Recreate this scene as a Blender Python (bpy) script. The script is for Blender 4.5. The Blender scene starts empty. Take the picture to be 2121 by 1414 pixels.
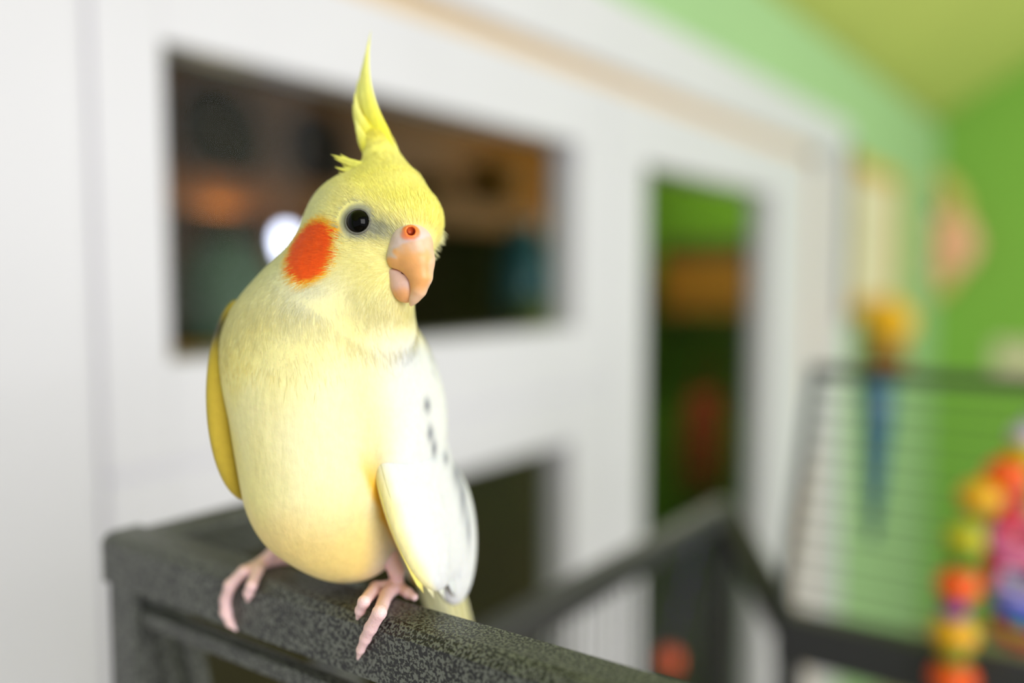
import bpy, bmesh, math, random
import numpy as np
from mathutils import Vector, Matrix

random.seed(4)
RNG = np.random.default_rng(4)
scene = bpy.context.scene
COL = scene.collection

# ------------------------------------------------------------------ camera
CAM = np.array([0.0, 0.0, 1.61])
FPX, CX, CY = 1800.0, 1060.5, 707.0
YAW, PITCH = math.radians(35.6), math.atan(127.0 / 1800.0)
FWD = np.array([-math.sin(YAW) * math.cos(PITCH), math.cos(YAW) * math.cos(PITCH), -math.sin(PITCH)])
RGT = np.array([math.cos(YAW), math.sin(YAW), 0.0])
UPV = np.cross(RGT, FWD)
cam_data = bpy.data.cameras.new('camera')
cam = bpy.data.objects.new('camera', cam_data)
COL.objects.link(cam)
cam.location = CAM
cam.rotation_euler = (math.pi / 2 - PITCH, 0, YAW)
cam_data.sensor_width = 36.0
cam_data.lens = 36.0 * FPX / 2121.0
cam_data.clip_start = 0.01
cam_data.dof.use_dof = True
cam_data.dof.focus_distance = 0.2745
cam_data.dof.aperture_fstop = cam_data.lens / 15.0
cam_data.dof.aperture_blades = 0
scene.camera = cam

# ------------------------------------------------------------------ light
world = bpy.data.worlds.new('world')
scene.world = world
world.use_nodes = True
bg = world.node_tree.nodes['Background']
bg.inputs['Color'].default_value = (0.90, 0.95, 1.0, 1)
bg.inputs['Strength'].default_value = 0.52


def area(name, loc, target, sx, sy, power, color):
    d = bpy.data.lights.new(name, 'AREA')
    d.shape = 'RECTANGLE'
    d.size, d.size_y, d.energy, d.color = sx, sy, power, color
    o = bpy.data.objects.new(name, d)
    COL.objects.link(o)
    o.location = loc
    o.rotation_euler = (Vector(target) - Vector(loc)).to_track_quat('-Z', 'Y').to_euler()
    return o


# daylight from the room's large window, to the right of and behind the camera
area('window_daylight', (2.25, -0.25, 2.05), (-0.45, 0.5, 1.5), 1.7, 1.7, 58, (1.0, 0.985, 0.98))
area('far_fill_light', (2.45, 2.9, 2.05), (-0.6, 3.0, 1.7), 1.2, 1.5, 34, (1.0, 0.985, 0.98))  # added fill with no window behind it, lifts the far casing and wall
scene.view_settings.view_transform = 'Standard'
scene.view_settings.look = 'None'
scene.view_settings.gamma = 1.0
scene.view_settings.use_curve_mapping = False
scene.view_settings.exposure = 0.3


# ------------------------------------------------------------------ pixel helpers (photograph frame 2121 x 1414)
def ray(px, py):
    return FWD + RGT * ((px - CX) / FPX) - UPV * ((py - CY) / FPX)


def at(px, py, depth):
    return CAM + ray(px, py) * depth


def on(axis, v, px, py):
    r = ray(px, py)
    return CAM + r * ((v - CAM[axis]) / r[axis])


def lin(c):
    c = np.asarray(c, float)
    return np.where(c <= 0.04045, c / 12.92, ((c + 0.055) / 1.055) ** 2.4)


# ------------------------------------------------------------------ materials
MATS = {}


def mat(name, color=(0.8, 0.8, 0.8), rough=0.5, noise=0.0, nscale=30.0, bump=0.0, bscale=60.0, bdist=0.002,
        metal=0.0, spec=0.5, emit=None, estr=0.0, sheen=0.0, sss=0.0, attr=False, coat=0.0, trans=0.0):
    if name in MATS:
        return MATS[name]
    m = bpy.data.materials.new(name)
    m.use_nodes = True
    nt = m.node_tree
    b = nt.nodes['Principled BSDF']
    c = tuple(lin(color)) + (1,)
    b.inputs['Base Color'].default_value = c
    b.inputs['Roughness'].default_value = rough
    b.inputs['Metallic'].default_value = metal
    b.inputs['Specular IOR Level'].default_value = spec
    b.inputs['Sheen Weight'].default_value = sheen
    b.inputs['Coat Weight'].default_value = coat
    b.inputs['Transmission Weight'].default_value = trans
    if sss:
        b.inputs['Subsurface Weight'].default_value = sss
        b.inputs['Subsurface Radius'].default_value = (1.0, 0.6, 0.25)
        b.inputs['Subsurface Scale'].default_value = 0.004
    if emit is not None:
        b.inputs['Emission Color'].default_value = tuple(lin(emit)) + (1,)
        b.inputs['Emission Strength'].default_value = estr
    tc = nt.nodes.new('ShaderNodeTexCoord')
    src = None
    if attr:
        a = nt.nodes.new('ShaderNodeAttribute')
        a.attribute_name = 'Col'
        src = a.outputs['Color']
    if noise:
        n = nt.nodes.new('ShaderNodeTexNoise')
        n.inputs['Scale'].default_value = nscale
        n.inputs['Detail'].default_value = 4
        nt.links.new(tc.outputs['Object'], n.inputs['Vector'])
        mr = nt.nodes.new('ShaderNodeMapRange')
        mr.inputs['From Min'].default_value = 0.25
        mr.inputs['From Max'].default_value = 0.75
        mr.inputs['To Min'].default_value = 1 - noise
        mr.inputs['To Max'].default_value = 1 + noise
        nt.links.new(n.outputs['Fac'], mr.inputs['Value'])
        mx = nt.nodes.new('ShaderNodeMix')
        mx.data_type = 'RGBA'
        mx.blend_type = 'MULTIPLY'
        mx.inputs['Factor'].default_value = 1
        if src is not None:
            nt.links.new(src, mx.inputs['A'])
        else:
            mx.inputs['A'].default_value = c
        nt.links.new(mr.outputs['Result'], mx.inputs['B'])
        src = mx.outputs['Result']
    if src is not None:
        nt.links.new(src, b.inputs['Base Color'])
    if bump:
        n = nt.nodes.new('ShaderNodeTexNoise')
        n.inputs['Scale'].default_value = bscale
        n.inputs['Detail'].default_value = 3
        nt.links.new(tc.outputs['Object'], n.inputs['Vector'])
        bp_ = nt.nodes.new('ShaderNodeBump')
        bp_.inputs['Strength'].default_value = bump
        bp_.inputs['Distance'].default_value = bdist
        nt.links.new(n.outputs['Fac'], bp_.inputs['Height'])
        nt.links.new(bp_.outputs['Normal'], b.inputs['Normal'])
    MATS[name] = m
    return m


def hammertone():
    m = mat('black_hammertone', (0.10, 0.10, 0.10), 0.36, spec=.5)
    nt = m.node_tree
    b = nt.nodes['Principled BSDF']
    tc = nt.nodes.new('ShaderNodeTexCoord')
    n = nt.nodes.new('ShaderNodeTexNoise')
    n.inputs['Scale'].default_value = 1050
    n.inputs['Detail'].default_value = 1.5
    n.inputs['Distortion'].default_value = 0.35
    nt.links.new(tc.outputs['Object'], n.inputs['Vector'])
    r = nt.nodes.new('ShaderNodeValToRGB')
    r.color_ramp.elements[0].position = 0.46
    r.color_ramp.elements[1].position = 0.56
    nt.links.new(n.outputs['Fac'], r.inputs['Fac'])
    bp_ = nt.nodes.new('ShaderNodeBump')
    bp_.inputs['Strength'].default_value = 0.6
    bp_.inputs['Distance'].default_value = 0.0006
    nt.links.new(r.outputs['Color'], bp_.inputs['Height'])
    nt.links.new(bp_.outputs['Normal'], b.inputs['Normal'])
    c = nt.nodes.new('ShaderNodeMix')
    c.data_type = 'RGBA'
    c.inputs['A'].default_value = (0.003, 0.003, 0.003, 1)
    c.inputs['B'].default_value = (0.13, 0.135, 0.12, 1)  # raised grain lighter: its glints are put into the base colour
    nt.links.new(r.outputs['Color'], c.inputs['Factor'])
    nt.links.new(c.outputs['Result'], b.inputs['Base Color'])
    return m


def glass_pane():
    m = bpy.data.materials.new('window_glass')
    m.use_nodes = True
    nt = m.node_tree
    for n in list(nt.nodes):
        nt.nodes.remove(n)
    out = nt.nodes.new('ShaderNodeOutputMaterial')
    mix = nt.nodes.new('ShaderNodeMixShader')
    tr = nt.nodes.new('ShaderNodeBsdfTransparent')
    tr.inputs['Color'].default_value = (0.86, 0.9, 0.86, 1)
    gl = nt.nodes.new('ShaderNodeBsdfGlossy')
    gl.inputs['Roughness'].default_value = 0.03
    fr = nt.nodes.new('ShaderNodeFresnel')
    fr.inputs['IOR'].default_value = 1.13
    ge = nt.nodes.new('ShaderNodeNewGeometry')
    fa = nt.nodes.new('ShaderNodeMath')
    fa.operation = 'MULTIPLY_ADD'
    fa.inputs[1].default_value = -1.0
    fa.inputs[2].default_value = 1.0
    nt.links.new(ge.outputs['Backfacing'], fa.inputs[0])
    fm = nt.nodes.new('ShaderNodeMath')
    fm.operation = 'MULTIPLY'
    nt.links.new(fa.outputs[0], fm.inputs[0])
    nt.links.new(fr.outputs[0], fm.inputs[1])
    nt.links.new(fm.outputs[0], mix.inputs[0])
    nt.links.new(tr.outputs[0], mix.inputs[1])
    nt.links.new(gl.outputs[0], mix.inputs[2])
    nt.links.new(mix.outputs[0], out.inputs[0])
    return m


M_HAM = hammertone()
M_GLASS = glass_pane()
M_WHITE = mat('white_gloss_paint', (0.82, 0.81, 0.84), 0.4, noise=0.02, nscale=6)
M_TAN = mat('tan_groove_shade', (0.82, 0.72, 0.58), 0.8, noise=0.05)  # shade of the casing groove as a tan colour
M_GREEN = mat('light_green_wall_paint', (0.61, 0.75, 0.53), 0.8, noise=0.03, nscale=3)
M_GREEN2 = mat('leaf_green_wall_paint', (0.52, 0.72, 0.28), 0.8, noise=0.03, nscale=3)
M_CEIL = mat('olive_ceiling_paint', (0.76, 0.80, 0.42), 0.85, noise=0.03, nscale=3)
M_FLOOR = mat('wood_floor', (0.62, 0.56, 0.47), 0.5, noise=0.15, nscale=8)
M_BLACK = mat('black_powder_coat', (0.16, 0.16, 0.165), 0.45, noise=0.2, nscale=120, bump=0.3, bscale=500, bdist=0.0004)

# ------------------------------------------------------------------ object helpers
WLOC = {}


def reg(o, loc):
    WLOC[o.name] = np.array(loc, float)


def tag(o, label=None, cat=None, group=None, kind=None):
    if label:
        o['label'] = label
    if cat:
        o['category'] = cat
    if group:
        o['group'] = group
    if kind:
        o['kind'] = kind
    return o


def empty(name, loc, **kw):
    o = bpy.data.objects.new(name, None)
    o.empty_display_size = 0.02
    COL.objects.link(o)
    o.location = loc
    reg(o, loc)
    return tag(o, **kw)


def build(name, verts, faces, material, parent=None, smooth=False, origin=None, colors=None, normals=None, **kw):
    """one mesh object from world-space vertices"""
    verts = np.asarray(verts, float)
    if parent is not None:
        base = WLOC[parent.name]
    else:
        base = np.array(origin if origin is not None else (0, 0, 0), float)
    me = bpy.data.meshes.new(name)
    me.from_pydata((verts - base).tolist(), [], [list(map(int, f)) for f in faces])
    me.materials.append(material)
    if smooth:
        me.polygons.foreach_set('use_smooth', np.ones(len(me.polygons), bool))
    if colors is not None:
        ca = me.color_attributes.new('Col', 'FLOAT_COLOR', 'POINT')
        c4 = np.ones((len(verts), 4), np.float32)
        c4[:, :3] = colors
        ca.data.foreach_set('color', c4.ravel())
    me.update()
    if normals is not None:
        me.normals_split_custom_set_from_vertices(np.asarray(normals, float).tolist())
    o = bpy.data.objects.new(name, me)
    COL.objects.link(o)
    if parent is not None:
        o.parent = parent
    else:
        o.location = base
    reg(o, base)
    return tag(o, **kw)


def geo_box(lo, hi, bevel=0.0):
    bm = bmesh.new()
    bmesh.ops.create_cube(bm, size=1.0)
    lo, hi = np.array(lo, float), np.array(hi, float)
    for v in bm.verts:
        v.co = Vector(((lo + hi) / 2 + np.array(v.co) * (hi - lo)).tolist())
    if bevel > 0:
        bmesh.ops.bevel(bm, geom=list(bm.edges), offset=bevel, segments=2, profile=0.6, affect='EDGES', clamp_overlap=True)
    bm.normal_update()
    bm.verts.index_update()
    v = [tuple(x.co) for x in bm.verts]
    f = [[q.index for q in x.verts] for x in bm.faces]
    bm.free()
    return v, f


def box(name, lo, hi, material, parent=None, bevel=0.0, **kw):
    v, f = geo_box(lo, hi, bevel)
    return build(name, v, f, material, parent, **kw)


def join(parts):
    V, Fc, n = [], [], 0
    for v, f in parts:
        V += [tuple(x) for x in v]
        Fc += [[i + n for i in q] for q in f]
        n += len(v)
    return V, Fc


def geo_tube(pts, radii, seg=10, flat=1.0, flat_dir=None, caps=True):
    """tube along a polyline; flat<1 squashes it along flat_dir"""
    pts = [np.array(p, float) for p in pts]
    n = len(pts)
    if np.isscalar(radii):
        radii = [radii] * n
    V, Fc = [], []
    prev = None
    for i, p in enumerate(pts):
        t = pts[min(i + 1, n - 1)] - pts[max(i - 1, 0)]
        t = t / (np.linalg.norm(t) + 1e-12)
        if flat_dir is not None:
            a = np.array(flat_dir, float)
        elif prev is not None:
            a = prev
        else:
            a = np.array([0, 0, 1.0]) if abs(t[2]) < 0.9 else np.array([1.0, 0, 0])
        a = a - t * np.dot(a, t)
        a /= np.linalg.norm(a) + 1e-12
        prev = a
        b = np.cross(t, a)
        for k in range(seg):
            th = 2 * math.pi * k / seg
            V.append(p + radii[i] * (a * math.cos(th) * flat + b * math.sin(th)))
    for i in range(n - 1):
        for k in range(seg):
            k2 = (k + 1) % seg
            Fc.append([i * seg + k, i * seg + k2, (i + 1) * seg + k2, (i + 1) * seg + k])
    if caps:
        Fc.append(list(range(seg))[::-1])
        Fc.append([(n - 1) * seg + k for k in range(seg)])
    return V, Fc


def tube(name, pts, radii, material, parent=None, seg=10, flat=1.0, flat_dir=None, smooth=True, **kw):
    v, f = geo_tube(pts, radii, seg, flat, flat_dir)
    return build(name, v, f, material, parent, smooth, **kw)


def geo_bar(a, b, w, h, upd=(0, 0, 1), bevel=0.0):
    """square bar from a to b; w across, h along the up direction"""
    a, b = np.array(a, float), np.array(b, float)
    t = b - a
    L = np.linalg.norm(t)
    t /= L
    u = np.array(upd, float)
    u = u - t * np.dot(u, t)
    u /= np.linalg.norm(u)
    s = np.cross(t, u)
    v, f = geo_box((-L / 2, -w / 2, -h / 2), (L / 2, w / 2, h / 2), bevel)
    v = np.array(v)
    return (a + b) / 2 + v[:, :1] * t + v[:, 1:2] * s + v[:, 2:3] * u, f


def bar(name, a, b, w, h, material, parent=None, upd=(0, 0, 1), bevel=0.0, **kw):
    v, f = geo_bar(a, b, w, h, upd, bevel)
    return build(name, v, f, material, parent, **kw)


def geo_lathe(profile, center, seg=28, axis=(0, 0, 1)):
    ax = np.array(axis, float)
    ax /= np.linalg.norm(ax)
    h = np.array([1.0, 0, 0]) if abs(ax[0]) < 0.9 else np.array([0, 1.0, 0])
    e1 = np.cross(ax, h)
    e1 /= np.linalg.norm(e1)
    e2 = np.cross(ax, e1)
    V, Fc = [], []
    for r, z in profile:
        for k in range(seg):
            th = 2 * math.pi * k / seg
            V.append(np.array(center) + ax * z + (e1 * math.cos(th) + e2 * math.sin(th)) * r)
    for i in range(len(profile) - 1):
        for k in range(seg):
            k2 = (k + 1) % seg
            Fc.append([i * seg + k, i * seg + k2, (i + 1) * seg + k2, (i + 1) * seg + k])
    Fc.append(list(range(seg))[::-1])
    Fc.append([(len(profile) - 1) * seg + k for k in range(seg)])
    return V, Fc


def lathe(name, profile, center, material, parent=None, seg=28, axis=(0, 0, 1), **kw):
    v, f = geo_lathe(profile, center, seg, axis)
    return build(name, v, f, material, parent, True, **kw)


def ball_profile(r, n=9):
    return [(max(r * math.sin(math.pi * i / n), 1e-5), -r * math.cos(math.pi * i / n)) for i in range(n + 1)]


# ------------------------------------------------------------------ room shell
WX = -0.75                                 # face of the window wall
FARY = 4.4
ZTOP = 2.30                                # where the sloping ceiling meets the window wall
ca, cb = on(1, FARY, 1930, 215), on(1, FARY, 2121, 95)
SLOPE = (cb[2] - ca[2]) / (cb[0] - ca[0])
XR, YB = 2.6, -2.2

OY0, OY1, OZ0, OZ1 = 0.405, 2.46, 0.12, 1.95      # opening that holds the window unit
wall_parts = [geo_box((WX - 0.10, YB, 0), (WX, OY0, ZTOP)),
              geo_box((WX - 0.10, OY1, 0), (WX, FARY, ZTOP)),
              geo_box((WX - 0.10, OY0, OZ1), (WX, OY1, ZTOP)),
              geo_box((WX - 0.10, OY0, 0), (WX, OY1, OZ0))]
v, f = join(wall_parts)
build('wall_left', v, f, M_GREEN, kind='structure')
hF = ZTOP + SLOPE * (XR - WX)
v = [(WX - .1, FARY, 0), (XR, FARY, 0), (XR, FARY, hF), (WX - .1, FARY, ZTOP), (WX - .1, FARY + .1, 0), (XR, FARY + .1, 0), (XR, FARY + .1, hF), (WX - .1, FARY + .1, ZTOP)]
build('wall_far', v, [(0, 1, 2, 3), (4, 7, 6, 5), (0, 4, 5, 1), (3, 2, 6, 7), (0, 3, 7, 4), (1, 5, 6, 2)], M_GREEN2, kind='structure')
v = [(WX - .1, YB, ZTOP), (XR, YB, hF), (XR, FARY + .1, hF), (WX - .1, FARY + .1, ZTOP)]
v += [(a, b, c + 0.08) for a, b, c in v]
build('ceiling', v, [(0, 3, 2, 1), (4, 5, 6, 7), (0, 1, 5, 4), (1, 2, 6, 5), (2, 3, 7, 6), (3, 0, 4, 7)], M_CEIL, kind='structure')
box('floor', (WX - 1.6, YB, -0.05), (XR, FARY + .1, 0), M_FLOOR, kind='structure')

# ------------------------------------------------------------------ white window unit in the left wall
win = empty('window_1', (WX, OY0, OZ0), kind='structure')
box('casing_board', (WX - .01, -0.9, 0.0), (WX + .022, 0.398, 2.085), M_WHITE, win, 0.004)
box('casing_board', (WX - .01, 0.398, 1.965), (WX + .022, 2.80, 2.085), M_WHITE, win, 0.006)
box('casing_board', (WX - .01, 2.52, 0.0), (WX + .022, 2.80, 1.965), M_WHITE, win, 0.006)
box('groove_shade_strip', (WX - .01, 0.40, 1.936), (WX + .004, 2.52, 1.966), M_TAN, win)  # tan strips standing in for the shaded groove round the casing
box('groove_shade_strip', (WX - .01, 2.455, 0.12), (WX + .004, 2.521, 1.966), M_TAN, win)


def sash(y0, y1, z0, z1, l, r, t, b):
    """frame of four members around one pane"""
    s = empty('sash', (WX, y0, z0))
    s.parent = win
    s.location = np.array((WX, y0, z0)) - WLOC[win.name]
    x0, x1 = WX - .045, WX + .012
    e = 0.0005
    box('stile', (x0, y0, z0), (x1, y0 + l, z1), M_WHITE, s, 0.004)
    box('stile', (x0, y1 - r, z0), (x1, y1, z1), M_WHITE, s, 0.004)
    box('rail', (x0, y0 + l - e, z1 - t), (x1 - .001, y1 - r + e, z1), M_WHITE, s, 0.003)
    box('rail', (x0, y0 + l - e, z0), (x1 - .001, y1 - r + e, z0 + b), M_WHITE, s, 0.003)
    box('pane', (WX - .030, y0 + l - .004, z0 + b - .004), (WX - .025, y1 - r + .004, z1 - t + .004), M_GLASS, s)
    return s


box('groove_filler', (WX - .04, 0.415, 1.420), (WX + .005, 1.315, 1.440), M_WHITE, win)
box('groove_filler', (WX - .04, 0.39, 0.13), (WX + .004, 0.412, 1.94), M_WHITE, win)
box('groove_filler', (WX - .04, 1.316, 0.13), (WX + .006, 1.33, 1.94), M_WHITE, win)
yl = lambda px: float(on(0, WX + .012, px, 600)[1])     # outer corner of a left stile
yr = lambda px: float(on(0, WX - .025, px, 600)[1])     # glass line at a right stile
sash(0.410, 1.320, 1.434, 1.936, yl(352) - .410, 1.320 - yr(1158), 0.106, 0.099)
sash(0.410, 1.320, 0.140, 1.426, yl(352) - .410, 1.320 - yr(1146), 0.080, 0.12)
sash(1.326, 2.455, 0.140, 1.936, yl(1336) - 1.326, 2.455 - yr(1566), 0.114, 0.14)

# ------------------------------------------------------------------ dim room behind the glass
M_DIM = mat('dark_brown_plaster', (0.24, 0.18, 0.09), 0.9, noise=0.25, nscale=5)
M_DGREEN = mat('green_plaster', (0.42, 0.62, 0.12), 0.85, noise=0.1, nscale=4)
M_WOOD = mat('orange_brown_wood', (0.58, 0.34, 0.05), 0.55, noise=0.25, nscale=14)
M_DWOOD = mat('dark_stained_wood', (0.25, 0.20, 0.08), 0.55, noise=0.25, nscale=14)
BX = -1.75
box('wall_back', (BX - .05, 0.0, 0), (BX, 3.1, 2.2), M_DIM, kind='structure')
box('wall_back_left', (BX, -0.05, 0), (WX - .1, 0.0, 2.2), M_DIM, kind='structure')
box('wall_back_right', (BX, 3.0, 0), (WX - .1, 3.1, 2.2), M_DGREEN, kind='structure')
box('ceiling_back', (BX - .05, -0.05, 2.2), (WX - .1, 3.1, 2.25), M_DIM, kind='structure')

ZC = 1.47
ct = empty('counter_cabinet', (-1.43, 1.1, 0), label='long dark wooden counter cabinet behind the window glass', cat='cabinet')
box('body', (BX + .004, 0.02, 0.0), (-1.14, 2.13, ZC - .03), M_DWOOD, ct)
box('countertop', (BX + .004, 0.02, ZC - .03), (-1.10, 2.15, ZC), M_DWOOD, ct, 0.004)
for k in range(3):
    d = box('door', (-1.139, 0.06 + k * .65, 0.1), (-1.122, 0.66 + k * .65, ZC - .06), M_DWOOD, ct, 0.004)
    box('handle', (-1.122, 0.58 + k * .65, 1.0), (-1.108, 0.60 + k * .65, 1.14), M_BLACK, d)

sh = empty('wall_shelf', (-1.75, 1.4, 1.80), label='orange brown wooden wall shelf behind the window glass', cat='shelf')
box('board', (BX, 0.15, 1.785), (-1.45, 2.75, 1.81), M_WOOD, sh, 0.002)
box('fascia', (-1.452, 0.15, 1.745), (-1.435, 2.75, 1.815), M_WOOD, sh, 0.002)
box('back_board', (BX, 0.15, 1.81), (BX + .02, 2.75, 2.15), M_WOOD, sh)
for y in (0.3, 1.4, 2.6):
    box('bracket', (BX, y, 1.62), (-1.5, y + .03, 1.785), M_WOOD, sh)

plate_m = mat('dark_olive_glaze', (0.20, 0.18, 0.06), 0.8, noise=0.2)
plate_v = mat('dark_plum_glaze', (0.17, 0.11, 0.08), 0.8, noise=0.2)
for (px, py, rr, m_, lab) in ((450, 235, .105, plate_m, 'large dark olive plate leaning on the brown shelf behind the glass'),
                              (650, 262, .095, plate_v, 'smaller dark plum plate leaning on the brown shelf behind the glass')):
    c = on(0, -1.56, px, py)
    c[2] = 1.81 + rr
    build('plate', *geo_lathe([(0.001, .0), (rr * .6, 0.002), (rr, .014), (rr, .018), (rr * .6, .008), (0.001, .006)], c, 28, (1, 0, .12)), m_, None, True, origin=c, label=lab, cat='plate')

c = on(0, -1.55, 1030, 360)
bk = empty('wicker_basket', (c[0], c[1], 1.81), label='orange wicker basket standing on the brown shelf behind the glass', cat='basket')
mbk = mat('orange_wicker', (0.62, 0.38, 0.05), 0.7, noise=0.3, nscale=60, bump=.5, bscale=120)
lathe('body', [(.001, 0), (.075, 0), (.10, .13), (.093, .13), (.07, .008), (.001, .008)], (c[0], c[1], 1.81), mbk, bk)
tube('rim', [(c[0] + .098 * math.cos(a), c[1] + .098 * math.sin(a), 1.94) for a in np.linspace(0, 2 * math.pi, 25)], .007, mbk, bk, 6)


def standing(name, px, x, profile, material, label, cat, ring=None):
    c = on(0, x, px, 600)
    o = empty(name, (c[0], c[1], ZC), label=label, cat=cat)
    lathe('body', profile, (c[0], c[1], ZC), material, o)
    return o, c


o, c = standing('glass_jar', 470, -1.36, [(.001, 0), (.075, 0), (.082, .02), (.082, .16), (.05, .2), (.05, .21)], mat('pale_green_glass', (0.34, 0.46, 0.34), 0.6), 'squat pale green jar with lid on the counter behind the glass', 'jar')
lathe('lid', [(.001, .21), (.055, .21), (.055, .235), (.02, .24), (.014, .262), (.001, .265)], (c[0], c[1], ZC), M_DWOOD, o)
o, c = standing('glass_bowl', 392, -1.16, [(.001, 0), (.03, 0), (.07, .035), (.064, .035), (.028, .006), (.001, .006)], mat('amber_glaze', (0.85, 0.60, 0.06), 0.3), 'shallow amber bowl on the counter edge behind the glass', 'bowl')
o, c = standing('tall_vase', 1085, -1.42, [(.001, 0), (.06, 0), (.085, .09), (.075, .2), (.04, .27), (.05, .3), (.044, .3), (.034, .27), (.001, .2)], mat('teal_glaze', (0.10, 0.34, 0.42), 0.3), 'tall teal blue vase on the counter behind the glass', 'vase')
tube('neck_ring', [(c[0] + .042 * math.cos(a), c[1] + .042 * math.sin(a), ZC + .27) for a in np.linspace(0, 2 * math.pi, 21)], .006, MATS['teal_glaze'], o, 6)
o, c = standing('flower_pot', 1112, -1.17, [(.001, 0), (.045, 0), (.062, .085), (.055, .085), (.04, .01), (.001, .01)], mat('olive_green_glaze', (0.45, 0.48, 0.12), 0.4), 'small olive green pot on the counter edge behind the glass', 'pot')
tube('rim', [(c[0] + .06 * math.cos(a), c[1] + .06 * math.sin(a), ZC + .083) for a in np.linspace(0, 2 * math.pi, 21)], .005, MATS['olive_green_glaze'], o, 6)

# the little lit lamp whose bulb blurs into a disc beside the bird
c = on(0, -1.13, 592, 500)
lp = empty('table_lamp', (c[0], c[1], ZC), label='small table lamp with a bare lit bulb on the counter behind the glass', cat='lamp')
M_BR = mat('aged_brass', (0.6, 0.48, 0.25), 0.35, metal=0.9)
lathe('base', [(.001, 0), (.04, 0), (.04, .008), (.01, .016), (.001, .016)], (c[0], c[1], ZC), M_BR, lp)
tube('stem', [(c[0], c[1], ZC + .01), (c[0], c[1], c[2] - .02)], .004, M_BR, lp)
lathe('bulb', [(.001, -.026), (.008, -.024), (.013, -.004), (.0145, .006), (.012, .016), (.006, .021), (.001, .022)], c, mat('lit_bulb', (0.95, 0.95, 1.0), 0.4, emit=(0.86, 0.86, 1.0), estr=7.0), lp)
pl = bpy.data.lights.new('bulb_light', 'POINT')
pl.energy, pl.color, pl.shadow_soft_size = 1.3, (1.0, 0.80, 0.52), 0.03
po = bpy.data.objects.new('bulb_light', pl)
COL.objects.link(po)
po.location = (c[0] - .3, c[1] + .1, c[2] + .03)

# unseen lamp added to brighten the far end of that room
pn = empty('fill_lamp', (-1.1, 2.5, 2.2), label='small white dome lamp added unseen to brighten the room behind the glass', cat='lamp')
lathe('rose', [(.001, 2.2), (.04, 2.2), (.04, 2.185), (.012, 2.17), (.001, 2.17)], (-1.1, 2.5, 0), M_WHITE, pn)
lathe('dome', [(.012, 2.175), (.05, 2.16), (.09, 2.11), (.085, 2.11), (.045, 2.15), (.012, 2.165)], (-1.1, 2.5, 0), M_WHITE, pn)
pl2 = bpy.data.lights.new('dome_fill', 'POINT')
pl2.energy, pl2.color, pl2.shadow_soft_size = 7.0, (1.0, 0.9, 0.75), 0.04
po2 = bpy.data.objects.new('dome_fill', pl2)
COL.objects.link(po2)
po2.location = (-1.1, 2.5, 2.06)

# things on the green end wall, seen through the tall pane
c0 = on(1, 2.93, 1395, 470)
c1 = on(1, 2.93, 1565, 650)
s2 = empty('end_shelf', ((c0[0] + c1[0]) / 2, 3.0, c1[2]), label='short dark shelf on the green end wall behind the tall pane', cat='shelf')
box('board', (c0[0] - .05, 2.82, c1[2] - .025), (c1[0] + .05, 3.0, c1[2]), M_DWOOD, s2, .002)
box('bracket', (c0[0], 2.88, c1[2] - .1), (c0[0] + .02, 3.0, c1[2] - .025), M_DWOOD, s2)
box('bracket', (c1[0] - .02, 2.88, c1[2] - .1), (c1[0], 3.0, c1[2] - .025), M_DWOOD, s2)
b2 = empty('storage_box', ((c0[0] + c1[0]) / 2, 2.91, c1[2]), label='orange storage box with dark lid on the end shelf behind the tall pane', cat='box')
mo = mat('orange_card', (0.66, 0.42, 0.06), 0.7, noise=.1)
box('body', (c0[0], 2.84, c1[2]), (c1[0], 2.98, c1[2] + .20), mo, b2, .003)
box('lid', (c0[0] - .006, 2.834, c1[2] + .19), (c1[0] + .006, 2.986, c1[2] + .25), M_DWOOD, b2, .003)
c = on(1, 2.95, 1470, 890)
bag = empty('cloth_bag', (c[0], 2.95, c[2] - .22), label='red cloth bag hanging on the green end wall behind the tall pane', cat='bag')
mr = mat('red_cloth', (0.70, 0.16, 0.12), 0.85, noise=.15, bump=.4, bscale=40)
lathe('body', [(.001, -.24), (.07, -.23), (.095, -.12), (.075, .05), (.045, .14), (.001, .15)], (c[0], 2.90, c[2]), mr, bag)
tube('strap', [(c[0] - .04, 2.92, c[2] + .12), (c[0] - .03, 2.96, c[2] + .27), (c[0], 2.985, c[2] + .32), (c[0] + .03, 2.96, c[2] + .27), (c[0] + .04, 2.92, c[2] + .12)], .008, mr, bag)
tube('peg', [(c[0], 3.005, c[2] + .31), (c[0], 2.96, c[2] + .315)], .008, M_DWOOD, bag)

# ------------------------------------------------------------------ decorations on the walls by the corner
pA, pB = on(0, WX + .03, 1766, 315), on(0, WX + .03, 1862, 640)
y0, y1, z0, z1 = pA[1], pB[1], 1.50, 2.0
fr = empty('picture_frame', (WX, (y0 + y1) / 2, z0), label='cream picture in a thin golden frame on the pale green wall', cat='picture')
mg = mat('pale_gold_frame', (0.82, 0.66, 0.25), 0.4, noise=.15)
mc = mat('cream_print', (0.86, 0.82, 0.70), 0.6, noise=.12, nscale=9)
t = .05
box('shade_strip', (WX, y0 - .035, z0 - .02), (WX + .034, y0 - .001, z1 + .02), M_DWOOD, fr)  # dark strip standing in for the shadow along the frame's near edge
box('frame_member', (WX, y0, z0), (WX + .025, y0 + t, z1), mg, fr, .003)
box('frame_member', (WX, y1 - t, z0), (WX + .025, y1, z1), mg, fr, .003)
box('frame_member', (WX, y0 + t, z1 - t), (WX + .024, y1 - t, z1), mg, fr, .003)
box('frame_member', (WX, y0 + t, z0), (WX + .024, y1 - t, z0 + t), mg, fr, .003)
box('print', (WX, y0 + t - .005, z0 + t - .005), (WX + .012, y1 - t + .005, z1 - t + .005), mc, fr)

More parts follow.
